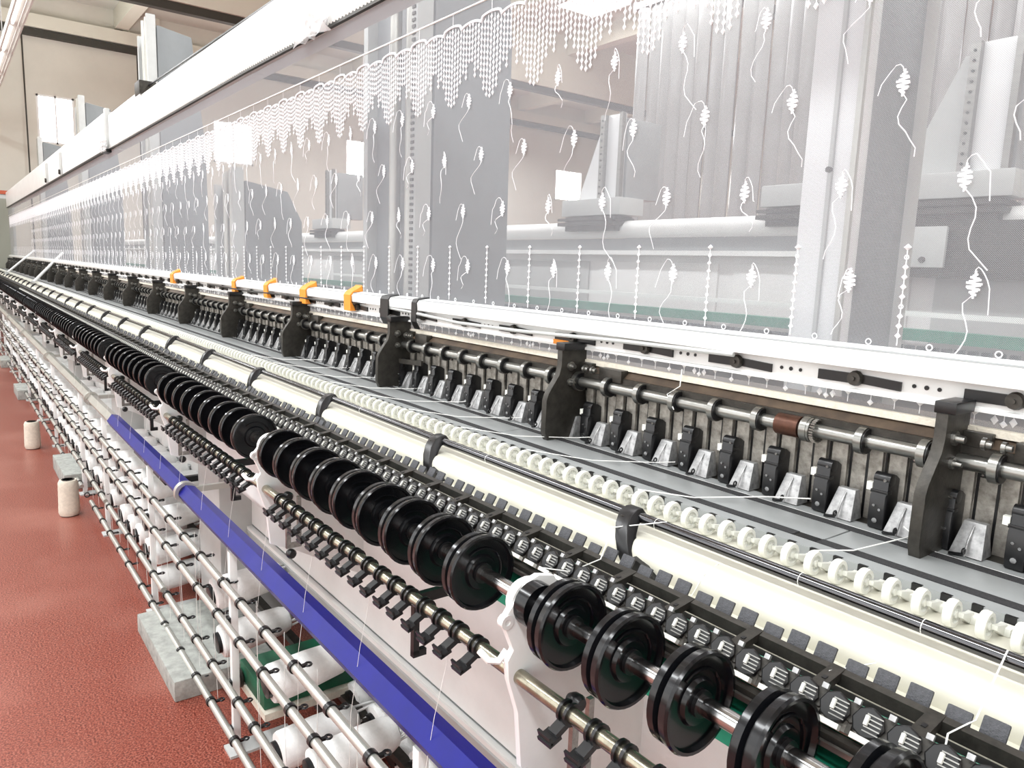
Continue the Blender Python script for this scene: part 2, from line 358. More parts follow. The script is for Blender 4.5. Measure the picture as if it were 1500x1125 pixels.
make('plate', MB().box(-1.6, -1.3, 3.1, 3.12, .06, .22), 'grey', t, bevel=.006)
make('bolt', MB().cyl((-1.38, 3.1, .09), -.01, 0, .012, 'y', 12), 'dark', t)
make('dark_channel', MB().box(-1.75, -.9, 3.13, 3.17, .02, .24), 'dark', t)
t = thing('control_cabinet', 'grey cabinet with an orange-red top edge at the far left', 'cabinet', (-21.5, 1.0, -1.5))
make('body', MB().box(-22, -20.9, .6, 1.45, -1.5, 1.25), 'grey', t, bevel=.01)
make('top_edge', MB().box(-22.02, -20.88, .58, 1.47, 1.25, 1.33), 'redp', t)
make('door', MB().box(-20.9, -20.88, .65, 1.4, -1.3, 1.15), 'olive', t)

# ------------------------------------------------------------------ white roll housing above the net
t = thing('roll_housing', 'long white housing above the net running from upper right to far left', 'housing', (-8, 1.35, .95))
def hp(x, zl, zh): return [(1.3, zl), (1.3, zh), (1.42, zh), (1.42, zl)]
make('front_panel', MB().prism(hp(0, .885, 1.13), XN, -4.0, hp(0, .94, 1.18)), 'white', t, smooth=False)
make('front_panel', MB().prism(hp(0, .94, 1.18), -4.005, -7.75, hp(0, .945, 1.21)), 'white', t, smooth=False)
make('front_panel', MB().prism([(1.285, .94), (1.285, 1.225), (1.42, 1.225), (1.42, .94)], -6.4, -7.74), 'white', t, bevel=.006)
make('front_panel', MB().prism([(1.275, .94), (1.275, 1.265), (1.42, 1.265), (1.42, .94)], -7.8, XE), 'white', t, bevel=.006)
make('joint_cover', MB().box(-7.82, -7.74, 1.262, 1.3, .93, 1.285), 'grey', t, bevel=.005)
make('top_beam', MB().prism([(1.36, 1.12), (1.36, 1.2), (1.44, 1.2), (1.44, 1.12)], XN, -6.3, [(1.36, 1.17), (1.36, 1.25), (1.44, 1.25), (1.44, 1.17)]), 'olive', t)
make('end_block', MB().box(-6.55, -6.38, 1.28, 1.4, 1.2, 1.3), 'dark', t, bevel=.005)
make('black_cable', MB().tube([(XN, 1.35, 1.17), (-2, 1.35, 1.19), (-4, 1.35, 1.225), (-6.4, 1.35, 1.27), (-10, 1.34, 1.285), (-20, 1.34, 1.29)], .008), 'black', t)
make('lower_lip', MB().prism([(1.285, .868), (1.285, .884), (1.3, .884), (1.3, .868)], XN, -4.0, [(1.285, .925), (1.285, .94), (1.3, .94), (1.3, .925)]).prism([(1.285, .925), (1.285, .94), (1.3, .94), (1.3, .925)], -4, -7.75).prism([(1.27, .925), (1.27, .938), (1.3, .938), (1.3, .925)], -7.8, XE), 'dark', t)



q = MB()
for j in range(420):
    xx = -.3 - j * .03
    zz = .886 + (.055 * (min(0, xx) - XN) / (-4 - XN) if xx > -4 else .055)
    q.cbox((xx, 1.285, zz), (.014, .006, .01), rx(.5))
o = make('stitching', q, 'thread', t, smooth=False); o['kind'] = 'stuff'
# hanging plastic wrap on the housing
def wrap(c, sx, sz, label):
    bm = MB(); n_, m_ = 7, 6; vs = []
    for side in (0, .004):
        for i in range(n_ + 1):
            for j in range(m_ + 1):
                vs.append((c[0] + sx * (i / n_ - .5) * (1 - .35 * j / m_) + random.uniform(-.012, .012) * 1, c[1] - random.uniform(0, .035) - side, c[2] + sz * (j / m_ - .5) + random.uniform(-.01, .01)))
    K = (n_ + 1) * (m_ + 1); fs = []
    for i in range(n_):
        for j in range(m_):
            a = i * (m_ + 1) + j; fs.append((a, a + 1, a + m_ + 2, a + m_ + 1)); fs.append((K + a, K + a + m_ + 1, K + a + m_ + 2, K + a + 1))
    bm.add(vs, fs)
    return tag(make('plastic_wrap', bm, 'tape', smooth=False), label, 'plastic wrap')
wrap((-3.05, 1.28, .955), .34, .13, 'crumpled clear plastic wrap taped under the white housing near the top')
wrap((-7.78, 1.26, .96), .3, .1, 'small crumpled clear wrap with a dark clip at the housing joint')
t = thing('joint_clip', 'dark clip under the joint of the white housing', 'clip', (-7.8, 1.27, .93))
make('jaw', MB().box(-7.88, -7.72, 1.25, 1.3, .9, .93).box(-7.83, -7.77, 1.24, 1.31, .93, .96), 'black', t, bevel=.004)
for k_, xx in enumerate((-10.9, -12.4)):
    t = thing('housing_bracket', 'small grey bracket on the far part of the white housing, ' + ('right one' if k_ == 0 else 'left one') + ' of the pair', 'bracket', (xx, 1.26, .95))
    make('strap', MB().box(xx - .05, xx + .05, 1.255, 1.275, .93, 1.2), 'grey', t, bevel=.004); make('bolt', MB().cyl((xx, 1.255, .97), -.02, 0, .03, 'y', 8), 'dark', t)

# ------------------------------------------------------------------ net with embroidery
nf = thing('net_fabric', 'sheer white net stretched along the machine with embroidered fringe and hanging bead chains', 'fabric', (-8, 1.3, -.11))
mb = MB(); mb.add([(XN, 1.3, -.225), (XE, 1.3, -.225), (XE, 1.3, .94), (XN, 1.3, .9)], [(0, 1, 2, 3)])
make('net', mb, 'net', nf, smooth=False)
make('cord', MB().cyl((0, 1.298, .76), XE, XN, .003, n=5), 'thread', nf)
BP = .0166
def bead(q, x, z, w_=.0056, h=.0074):
    n_ = 6; vs = [(x, 1.296, z + h), (x, 1.296, z - h)]
    for i in range(n_):
        t_ = 2 * PI * i / n_; vs.append((x + w_ * math.cos(t_), 1.2955 + w_ * .6 * math.sin(t_), z + .0015 * 0))
    q.add(vs, [(0, 2 + i, 2 + (i + 1) % n_) for i in range(n_)] + [(1, 2 + (i + 1) % n_, 2 + i) for i in range(n_)])
q = MB(); Ls = [14, 13, 12, 9, 8, 9, 7]
for i in range(-6, 7):
    xx = i * .0157; off = BP / 2 * (i % 2); L = Ls[abs(i)]
    top = .70 + .012 * math.cos(i / 6.5 * PI * 2) * .5
    for k in range(L): bead(q, xx, top - off - k * BP)
    q.box(xx - .0007, xx + .0007, 1.2955, 1.2965, top - off - (L - 1) * BP, top + .01)
pts = []
for i in range(25):
    u_ = -.102 + i * .204 / 24; s_ = abs(math.sin((u_ / .204 + .25) * 2 * PI)); pts.append((u_, 1.295, .702 + .011 * s_ ** .6 + (.008 if abs(u_) < .051 else 0)))
q.tube(pts, .0042, 5)
q.box(-.0006, .0006, 1.2955, 1.2965, .715, .76)
L0 = make('fringe_pendant', q, 'bead', nf, smooth=False, loc=(0, 0, 0)); xs = -.815 + 4 * .2038
L0.location.x = xs
for k in range(1, 100): copy_part(L0, nf, dx=-.2038 * k)
q = MB()
for k in range(10):
    z_ = .058 - k * BP
    if k in (1, 6): q.ring((0, 1.2955, z_), .0036, .001, 'y', 8, 4)
    else: bead(q, 0, z_, .0055 if k else .007, .0058)
    q.box(-.0008, .0008, 1.2955, 1.2965, z_ - BP, z_)
c0 = make('bead_chain', q, 'bead', nf, smooth=False, loc=(0, 0, 0)); c0.location.x = -.602 + 6 * .2035
for k in range(1, 100): copy_part(c0, nf, dx=-.2035 * k)
def leaf_mesh(var):
    q = MB(); rr = random.Random(var)
    for j in range(8):                               # satin zigzag bars in a pointed oval
        u_ = (j + .5) / 8; hw = .0108 * math.sin(PI * (u_ * .86 + .07)); z_ = .017 - .034 * u_; sl = .0012 * (-1) ** j
        a_, b_ = hw * rr.uniform(.85, 1.15), hw * rr.uniform(.85, 1.15)
        q.prismy([(-a_, z_ - .002 - sl), (b_, z_ - .002 + sl), (b_, z_ + .0016 + sl), (-a_, z_ + .0016 - sl)], 1.2935, 1.2965)
    q.box(-.0015, .0015, 1.294, 1.297, -.022, .022)
    a = rr.choice((-1, -1, 1)); L1 = rr.uniform(.05, .13); D1 = rr.choice((-1, -1, -.6, .3, 1)) * rr.uniform(.4, 1.5)
    pts = [(0, 1.295, -.016)]
    for i in range(1, 9): u_ = i / 8; pts.append((.03 * D1 * u_ ** .8 * rr.uniform(.9, 1.1) + .01 * math.sin(u_ * 7 + var), 1.294 - .01 * math.sin(u_ * PI), -.016 - L1 * u_))
    q.tube(pts, .0010, 4)
    pts = []; R_ = rr.uniform(.006, .024)
    for i in range(8): u_ = i / 7; pts.append((a * R_ * (1 - math.cos(u_ * PI * .9)), 1.292 - .01 * u_, .017 + R_ * math.sin(u_ * PI) - .055 * u_ ** 2.5 * rr.uniform(.6, 1.2)))
    q.tube(pts, .0009, 4)
    return q
protos = []
for v_ in range(14):
    o = make('embroidered_leaf', leaf_mesh(v_), 'bead', nf, smooth=False, loc=(0, 0, 0)); protos.append(o)
used = [0] * 14
for (x0, z_) in ((-.917, .489), (-.844, .328), (-.934, .167), (-.901, 0.0)):
    for k in range(-3, 72):
        v_ = random.randrange(14); xx = x0 - .2042 * k; p = protos[v_]
        if not used[v_]: used[v_] = 1; o = p
        else: o = p.copy(); col.objects.link(o); o.parent = nf
        o.location = (protos[v_].location[0] * 0 + xx, 0, z_)
        o.location = (Vector((xx, 0, z_)))
# the part meshes were made with loc=(0,0,0): the mesh offset already holds the parent shift
# loops above the clamp bar and motifs on the lower net strip
q = MB()
for k in range(150):
    xx = -.24 - k * .103; q.ring((xx, 1.297, -.106), .005, .0011, 'y', 8, 4)
o = make('edge_loops', q, 'bead', nf, smooth=False); o['kind'] = 'stuff'
q = MB()
for k in range(300):
    xx = -.30 - k * .042; g_ = k % 7
    q.box(xx - .0006, xx + .0006, 1.296, 1.297, -.218, -.2); bead(q, xx, -.213 if g_ % 2 else -.2, .006, .006)
    if g_ in (3,): bead(q, xx + .013, -.208, .006, .008); bead(q, xx - .013, -.208, .006, .008)
o = make('lower_motifs', q, 'bead', nf, smooth=False); o['kind'] = 'stuff'
make('selvedge', MB().prism([(1.285, -.222), (1.285, -.234), (1.3, -.234), (1.3, -.222)], XE, XN), 'oyarn', nf)

# ------------------------------------------------------------------ white clamp bar and perforated rail
t = thing('clamp_bar', 'long white square clamp bar along the bottom of the net', 'bar', (-8, 1.28, -.15))
make('bar', MB().prism([(1.255, -.151), (1.252, -.128), (1.26, -.117), (1.298, -.112), (1.298, -.151)], XE, XN), 'white', t, smooth=False)
make('seam_line', MB().prism([(1.2575, -.119), (1.2595, -.1165), (1.2615, -.116), (1.26, -.119)], XE, XN), 'midgrey', t)
rl = thing('perforated_rail', 'white perforated rail with black slotted clamps below the white bar', 'rail', (-8, 1.28, -.19))
make('rail', MB().box(XE, XN, 1.28, 1.295, -.194, -.154), 'white', rl, smooth=False)
make('flange', MB().box(XE, XN, 1.272, 1.28, -.196, -.190), 'white', rl, smooth=False)
X0 = -.407 + .2485 * 6
q = MB().box(-.072, -.008, 1.2745, 1.2795, -.181, -.163); cl0 = make('clamp_arm', q, 'black', rl, loc=(0, 0, 0)); cl0.location.x = X0
q = MB().prismy([(.004, -.163), (.078, -.167), (.078, -.183), (.004, -.179)], 1.2745, 1.2795); cl1 = make('clamp_arm', q, 'black', rl, loc=(0, 0, 0)); cl1.location.x = X0
q = MB().lathe([(-.010, .006), (-.010, .012), (-.002, .014), (0, .014)], (0, 1.275, -.171), 'y', 14).cyl((0, 1.264, -.171), -.003, .0, .004, 'y', 6); cl2 = make('clamp_knob', q, 'dark', rl, loc=(0, 0, 0)); cl2.location.x = X0
q = MB()
for dx_ in (.098, .118, .138): q.cyl((dx_, 1.2785, -.171), 0, .001, .0035 if dx_ != .118 else .004, 'y', 10)
q2 = make('hole', q, 'black', rl, loc=(0, 0, 0)); q2.location.x = X0
for o_ in (cl0, cl1, cl2, q2):
    for k in range(1, 84): copy_part(o_, rl, dx=-.2485 * k)
# orange tape bands, black straps
for x_, zz, lab in ((-2.68, 0, 'rightmost orange tape band wrapped round the white bar'), (-3.13, 0, 'orange tape band on the white bar, second from the right'), (-3.6, 0, 'orange tape band on the white bar, third from the right'), (-4.1, 0, 'orange tape band on the white bar, fourth from the right'), (-5.45, 0, 'leftmost orange tape band on the white bar')):
    w_ = random.uniform(.022, .04); fl = random.uniform(0, .014)
    q = MB().prism([(1.247, -.186), (1.245, -.125), (1.256, -.112), (1.294, -.104 + fl), (1.296, -.1 + fl), (1.299, -.111), (1.262, -.1145), (1.2505, -.127), (1.251, -.15), (1.27, -.186)], x_ - w_, x_ + w_)
    tag(make('orange_tape', q, 'orange', smooth=False), lab, 'tape', 'orange tape bands on the white bar')
for x_, w_, lab in ((-2.17, .016, 'thin black strap round the white bar'), (-2.38, .03, 'crumpled black strap tied round the white bar')):
    q = MB().prism([(1.262, -.215), (1.248, -.19), (1.249, -.125), (1.257, -.114), (1.299, -.108), (1.299, -.111), (1.26, -.1165), (1.252, -.127), (1.252, -.188), (1.266, -.213)], x_ - w_, x_ + w_)
    o = make('black_strap', q, 'black', smooth=False); tag(o, lab, 'strap', 'black straps on the white bar')
t = thing('orange_sticker', 'small orange sticker on the net strip beside a black post', 'sticker', (-1.42, 1.27, -.19))
make('sticker_face', MB().box(-1.47, -1.4, 1.267, 1.27, -.192, -.18), 'orange', t)
tag(make('loose_cable', MB().tube([(-2.4, 1.262, -.155), (-2.2, 1.255, -.16), (-1.9, 1.25, -.172), (-1.6, 1.25, -.17), (-1.2, 1.255, -.16), (-.9, 1.255, -.156)], .005, 8), 'grey'), 'grey cable sagging below the white bar', 'cable')
tag(make('loose_cable', MB().tube([(-2.55, 1.26, -.15), (-2.9, 1.247, -.163), (-3.4, 1.25, -.16), (-3.9, 1.245, -.166), (-4.6, 1.25, -.158)], .004, 8), 'black'), 'black cable looping below the white bar beside the orange tapes', 'cable')

# ------------------------------------------------------------------ needle mechanism
nm = thing('needle_mechanism', 'long row of oily steel needle mechanism under the brown beam behind the grey table', 'machine', (-8, 1.28, -.43))
make('brown_beam', MB().prism([(1.275, -.262), (1.272, -.25), (1.29, -.236), (1.42, -.232), (1.42, -.262)], XE, XN), 'brown', nm, smooth=False)
make('beam_edge', MB().prism([(1.268, -.264), (1.268, -.252), (1.275, -.25), (1.275, -.264)], XE, XN), 'dark', nm, smooth=False)
make('rear_cover', MB().box(XE, XN, 1.4, 1.45, -.9, -.26), 'dark', nm)
make('base_rail', MB().box(XE, XN, 1.245, 1.4, -.46, -.422), 'dark', nm)
make('needle_shaft', MB().cyl((0, 1.262, -.276), XE, XN, .0125, n=18), 'steel', nm)
PD = .1046; NX = int((XN - XE) / PD)
xr0 = -.415 + PD * 14
q = MB().hollow((0, 1.262, -.276), -.0065, .0065, .024, .0125, 18); r0 = make('collar', q, 'steel', nm, loc=(0, 0, 0)); r0.location.x = xr0
sub('collar_face', MB().hollow((0, 1.262, -.276), .0065, .0095, .022, .0125, 18), 'black', r0)
# back panel unit
q = MB().box(-.051, .0505, 1.296, 1.31, -.43, -.262).box(-.048, -.018, 1.288, 1.296, -.42, -.262).box(.022, .046, 1.287, 1.296, -.36, -.285)
bp = make('panel_unit', q, 'oldsteel', nm, loc=(0, 0, 0), bevel=.0015); bp.location.x = xr0 - .02
sub('groove', MB().box(-.0165, -.0125, 1.2945, 1.2965, -.43, -.262).box(.014, .018, 1.2945, 1.2965, -.43, -.262).box(.0475, .0505, 1.2945, 1.2965, -.43, -.262), 'black', bp)
sub('mounting_strip', MB().box(-.012, .014, 1.291, 1.297, -.302, -.293), 'black', bp)
sc_ = sub('screw', MB().cyl((-.007, 1.291, -.2975), -.002, 0, .002, 'y', 8).cyl((.009, 1.291, -.2975), -.002, 0, .002, 'y', 8).cyl((.034, 1.287, -.352), -.002, 0, .002, 'y', 8), 'chrome', bp); sc_['kind'] = 'stuff'
# needle holder block
q = MB().prism([(1.245, -.418), (1.242, -.40), (1.243, -.362), (1.25, -.35), (1.25, -.338), (1.256, -.328), (1.275, -.326), (1.29, -.335), (1.29, -.42), (1.255, -.424)], -.013, .013)
q.cyl((0, 1.262, -.334), -.014, .014, .0115, n=12).box(-.015, .015, 1.246, 1.262, -.358, -.352)
nb = make('needle_holder', q, 'black', nm, loc=(0, 0, 0), bevel=.0012); nb.location.x = xr0 - .06
sc_ = sub('screw', MB().cyl((-.004, 1.243, -.378), -.003, 0, .0024, 'y', 8).cyl((.006, 1.243, -.384), -.003, 0, .0024, 'y', 8).cyl((.0, 1.244, -.404), -.004, 0, .0045, 'y', 8).cyl((.0065, 1.252, -.334), -.003, 0, .0028, 'y', 8), 'chrome', nb); sc_['kind'] = 'stuff'
sub('white_tip', MB().box(-.024, -.014, 1.25, 1.26, -.356, -.342), 'plastic', nb)
# presser cover
q = MB().add([(-.028, 1.243, -.42), (.020, 1.243, -.42), (.014, 1.262, -.368), (-.018, 1.262, -.368), (-.028, 1.28, -.42), (.020, 1.28, -.42), (.014, 1.276, -.368), (-.018, 1.276, -.368)],
             [(0, 1, 2, 3), (4, 7, 6, 5), (0, 3, 7, 4), (1, 5, 6, 2), (3, 2, 6, 7), (0, 4, 5, 1)])
q.tube([(-.002, 1.26, -.374), (-.003, 1.246, -.395), (-.002, 1.234, -.418)], .002, 6)
pc = make('presser_cover', q, 'bright', nm, loc=(0, 0, 0), bevel=.001); pc.location.x = xr0 - .017
sub('thread_eye', MB().ring((.0, 1.225, -.407), .0045, .0018, 'x', 10, 6).tube([(-.022, 1.232, -.418), (-.008, 1.224, -.414), (0, 1.224, -.412)], .003, 6), 'black', pc)
for o_ in (r0, bp, nb, pc):
    for k in range(1, NX):
        if k > 150 and o_ in (nb, pc, bp) and k % 1: break
        copy_part(o_, nm, dx=-PD * k)
# coupling
q = MB().cyl((-.762, 1.262, -.276), -.028, .02, .0205, n=20)
make('coupling', q, mat('brown_coupling', (96, 62, 48), .4, .6, noise=.3, nscale=40), nm)
q = MB().hollow((-.725, 1.262, -.276), -.006, .008, .023, .012, 24)
for i in range(26):
    a = 2 * PI * i / 26; q.cbox((-.711, 1.262 + .021 * math.cos(a), -.276 + .021 * math.sin(a)), (.008, .003, .003))
make('toothed_collar', q, 'steel', nm)
# black posts
def post_outline():
    return [(1.172, -.425), (1.3, -.43), (1.3, -.34), (1.29, -.29), (1.29, -.182), (1.207, -.182), (1.207, -.235), (1.201, -.258), (1.182, -.284), (1.168, -.305), (1.163, -.32), (1.162, -.40)]
q = MB().prism(post_outline(), -.009, .009)
p0 = thing('bearing_post', 'x', 'post', (-.485 + 0, 1.25, -.425), 'black bearing posts along the needle mechanism')
def fill_post(t_, x):
    make('post_plate', MB().prism(post_outline(), x - .009, x + .009), 'dark', t_, bevel=.0015)
    q = MB()
    for (y_, z_, r_) in ((1.236, -.237, .0115), (1.236, -.277, .009)):
        q.lathe([(.009, r_), (.014, r_), (.014, r_ * .6), (.026, r_ * .5), (.026, r_ * .3)], (x, y_, z_), 'x', 14)
    make('bolt', q, 'steel', t_)
    q = MB().lathe([(.0, .010), (.006, .010), (.006, .006), (.014, .005)], (x + .045, 1.25, -.240), 'x', 12).lathe([(.0, .009), (.006, .009), (.006, .006), (.014, .005)], (x + .072, 1.25, -.240), 'x', 12)
    make('bolt', q, 'steel', t_)
    make('arm', MB().box(x + .009, x + .05, 1.27, 1.285, -.258, -.228).box(x + .085, x + .16, 1.262, 1.285, -.262, -.232), 'dark', t_, bevel=.0015)
    make('cap', MB().box(x - .012, x + .02, 1.204, 1.275, -.197, -.178), 'black', t_, bevel=.002)
ords = ['nearest, at right', 'second nearest', 'third from the right, beside the black strap', 'fourth from the right, beside the orange tapes', 'fifth from the right', 'sixth from the right', 'seventh from the right']
for k in range(23):
    x = -.48 - .893 * k
    lab = 'black bearing post on the grey table edge, ' + (ords[k] if k < 7 else nth(k) + ' counted from the right')
    t_ = p0 if k == 0 else thing('bearing_post', lab, 'post', (x, 1.25, -.425), 'black bearing posts along the needle mechanism')
    t_['label'] = lab
    if k == 0: first = t_; t_.location = (x, 1.25, -.425 + H); fill_post(t_, x); ch0 = [c for c in col.objects if c.parent == t_]
    else:
        for c in ch0: d = c.copy(); col.objects.link(d); d.parent = t_
make('link_lever', MB().cbox((-2.16, 1.235, -.325), (.15, .008, .016), Matrix.Rotation(-.06, 3, 'Y')), 'dark', nm)

# ------------------------------------------------------------------ grey table
tb = thing('sliding_table', 'long grey enamelled table top with two dark felt strips', 'table', (-8, 1.15, -.45))
for i in range(24):
    x1 = XN - i * .9 + .0; x0_ = x1 - .897
    if x1 < XE: break
    make('table_plate', MB().box(x0_, x1, 1.118, 1.199, -.44, -.4205), 'midgrey', tb, bevel=.001)
make('front_plate', MB().box(XE, XN, 1.066, 1.097, -.44, -.421), 'midgrey', tb)
make('rear_plate', MB().box(XE, XN, 1.222, 1.262, -.44, -.4215), 'midgrey', tb)
make('felt_strip', MB().box(XE, XN, 1.199, 1.220, -.44, -.4195), 'felt', tb)
make('felt_strip', MB().box(XE, -.642, 1.097, 1.118, -.44, -.4195).box(-.60, XN, 1.097, 1.118, -.44, -.4195), 'felt', tb)
make('bright_edge', MB().box(XE, XN, 1.2205, 1.2225, -.44, -.4195), 'white', tb)
make('joint_gap', MB().box(-.642, -.60, 1.097, 1.118, -.44, -.4203), 'black', tb)
sl0 = make('front_slot', MB().box(-.007, .007, 1.0655, 1.0715, -.4415, -.4207), 'black', tb, loc=(0, 0, 0)); sl0.location.x = XN - .1
for k in range(1, 290): copy_part(sl0, tb, dx=-.0392 * k)

# ------------------------------------------------------------------ cream deck with guide wheels
dk = thing('cream_deck', 'long cream painted deck carrying the row of white guide wheels', 'deck', (-8, .95, -.5))
arc = [(.905 - .03 * math.sin(a), -.471 + .03 * math.cos(a)) for a in [i * PI / 2 / 6 for i in range(7)]]
make('deck_plate', MB().prism([(1.066, -.50), (1.066, -.441)] + arc + [(.877, -.482), (.765, -.485), (.765, -.50)], XE, XN), 'cream', dk)
WP = .0392
q = MB().lathe([(-.0055, .0125), (-.0055, .0178), (-.003, .0192), (.003, .0192), (.0055, .0178), (.0055, .0125)], (0, 1.018, -.4235), 'x', 22, None, True)
w0 = make('guide_wheel', q, 'plastic', dk, loc=(0, 0, 0)); w0.location.x = -.284 + WP * 16
q = MB()
for a in (0, PI / 3, 2 * PI / 3): q.cbox((0, 1.018, -.4235), (.004, .027, .004), rx(a))
q.cyl((0, 1.018, -.4235), -.005, .006, .005, n=10)
sub('spokes', q, 'plastic', w0)
sub('wheel_arm', MB().prism([(1.02, -.427), (1.02, -.42), (1.055, -.428), (1.06, -.44), (1.045, -.441)], .006, .013).box(.002, .02, 1.045, 1.064, -.441, -.43), 'plastic', w0, bevel=.001)
for k in range(1, 300): copy_part(w0, dk, dx=-WP * k)
q = MB()
for k in range(300, 520): q.cyl((-.284 + WP * 16 - WP * k, 1.018, -.4235), -.006, .006, .019, n=8)
o = make('far_guide_wheels', q, 'plastic', dk); o['kind'] = 'stuff'

# ------------------------------------------------------------------ polished rod with C brackets
rd = thing('yarn_rod', 'long polished black-chrome rod held over the cream deck by black curved brackets', 'rod', (-8, .93, -.43))
make('rod', MB().cyl((0, .93, -.4165), XE, XN, .0092, n=20), mat('black_chrome', (92, 92, 94), .14, 1), rd)
def cbr_mesh():
    q = MB(); P = []; th = .0065
    pts = [(.946, -.414), (.938, -.4025), (.925, -.402), (.908, -.409), (.89, -.424), (.876, -.443), (.868, -.463), (.866, -.484)]
    inn = []
    for i, p in enumerate(pts):
        a = Vector(pts[max(i - 1, 0)]); b_ = Vector(pts[min(i + 1, len(pts) - 1)]); t_ = (b_ - a).normalized(); n_ = Vector((-t_.y, t_.x))
        inn.append((p[0] + n_.x * .019, p[1] + n_.y * .019))
    q = MB().prism(pts + inn[::-1], -.014, .014)
    q.v = [(x + .055 * max(0, (-.41 - z) / .075), y, z) for x, y, z in q.v]
    return q
cb = make('curved_bracket', cbr_mesh(), 'black', rd, loc=(0, 0, 0), bevel=.0015); cb.location.x = -.845 + .634 * 3
sub('bracket_bolt', MB().lathe([(-.006, .0045), (0, .0045)], (0, .9055, -.4125), 'z', 10), 'dark', cb)
sub('foot', MB().prismy([(.06, -.484), (.06, -.46), (.09, -.466), (.11, -.479), (.11, -.484)], .866, .88), 'black', cb)
for k in range(1, 35): copy_part(cb, rd, dx=-.634 * k)
for xx in (-.79, -.525, -.36, -1.9, -1.28): make('thread_loop', MB().ring((xx, .93, -.4165), .009, .0009, 'x', 12, 4), 'thread', rd)

# ------------------------------------------------------------------ square pads, ladder frame, tensioners
pd = thing('pad_row', 'row of small square charcoal pads standing on the cream deck', 'pads', (-8, .83, -.485))
rot = rx(-.55)
q = MB().cbox((0, .828, -.453), (.0255, .0045, .026), rot)
t0 = make('pad', q, 'tab', pd, loc=(0, 0, 0), bevel=.0022)
TP = .0370; n_ = 0
for k in range(297):
    g_, i_ = divmod(k, 3); xx = .35 - g_ * .111 - (0, .0365, .069)[i_]; dz = -.002 if i_ == 2 else 0; dy = -.006 if i_ == 2 else 0
    if k == 0: t0.location = (xx, 0, 0)
    else: o = t0.copy(); col.objects.link(o); o.parent = pd; o.location = (xx, dy, dz)
q = MB()
for k in range(297, 500): q.cbox((.35 - k * TP,   .828, -.453), (.0255, .0045, .026), rot)
o = make('far_pads', q, 'tab', pd); o['kind'] = 'stuff'
lf = thing('ladder_frame', 'dark slotted ladder frame with green strip in front of the charcoal pads', 'frame', (-8, .79, -.4725))
make('rear_rail', MB().prism([(.806, -.4705), (.806, -.4550), (.815, -.4525), (.815, -.4705)], XE, XN), 'dark', lf)
make('front_rail', MB().prism([(.766, -.4725), (.766, -.4610), (.771, -.4605), (.771, -.4725)], XE, XN), 'steel', lf)
make('green_strip', MB().prism([(.772, -.4765), (.772, -.4685), (.782, -.4665), (.782, -.4765)], XE, XN), 'green', lf)
make('slot_floor', MB().box(XE, XN, .78, .81, -.4785, -.4745), 'black', lf)
q = MB().prism([(.765, -.4685), (.765, -.4595), (.816, -.4520), (.816, -.4625)], -.0085, .0085); cm = make('cross_plate', q, 'dark', lf, loc=(0, 0, 0)); cm.location.x = .375
sub('square_hole', MB().cbox((0, .785, -.4561), (.005, .006, .001), rx(.14)), 'black', cm)
for k in range(1, 188): copy_part(cm, lf, dx=-.111 * k)
tn = thing('tensioner_row', 'row of ribbed dark thread tension discs on white bases below the ladder frame', 'tensioners', (-8, .75, -.5))
make('back_strip', MB().prism([(.770, -.462), (.775, -.468), (.756, -.492), (.744, -.484)], XE, XN), 'oldsteel', tn, smooth=False)
rt = rx(-.62)
def oct_(c, r, th, rot_):
    return MB().lathe([(-th, r * .9), (-th * .6, r), (th, r)], c, 'y', 8, rot_)
c_ = (0, .748, -.4625)
q = oct_(c_, .0172, .0035, rt)
td = make('tension_disc', q, 'black', tn, loc=(0, 0, 0)); td.location.x = .30
q = MB()
for j in range(5): 
    d = rt @ Vector((0.006, -.0042, -.009 + j * .0045)); q.cbox((c_[0] + d.x, c_[1] + d.y, c_[2] + d.z), (.017, .0014, .0013), rt)
sub('rib', q, 'steel', td)
d = rt @ Vector((-.001, -.005, .002)); sub('bright_capsule', MB().lathe([(-.006, .001), (-.005, .0026), (.005, .0026), (.006, .001)], (d.x, .748 + d.y, -.4625 + d.z), 'z', 8, rt), 'plastic', td)
d = rt @ Vector((-.0, -.001, -.0185)); sub('disc_base', MB().cbox((d.x, .748 + d.y, -.4625 + d.z), (.024, .008, .006), rt), 'plastic', td)
q = oct_((-.0185, .754, -.4625), .0125, .003, rt); q.cbox((-.0185, .745, -.477), (.005, .004, .012), rt); sub('rear_disc', q, 'dark', td)
d = rt @ Vector((-.016, -.003, .016)); sub('clip_tab', MB().cbox((d.x, .748 + d.y, -.4625 + d.z), (.007, .004, .006), rt), 'bright', td)
for k in range(1, 300): copy_part(td, tn, dx=-.0371 * k)
q = MB()
for k in range(300, 530): q.cyl((.3 - k * .0371, .748, -.4625), -.003, .003, .015, 'y', 8)
o = make('far_tension_discs', q, 'black', tn); o['kind'] = 'stuff'
make('lower_rail', MB().prism([(.731, -.496), (.731, -.4875), (.741, -.486), (.741, -.496)], XE, XN), 'dark', tn)
make('bright_rail', MB().prism([(.7245, -.500), (.7245, -.4935), (.7285, -.493), (.7285, -.500)], XE, XN), 'steel', tn)

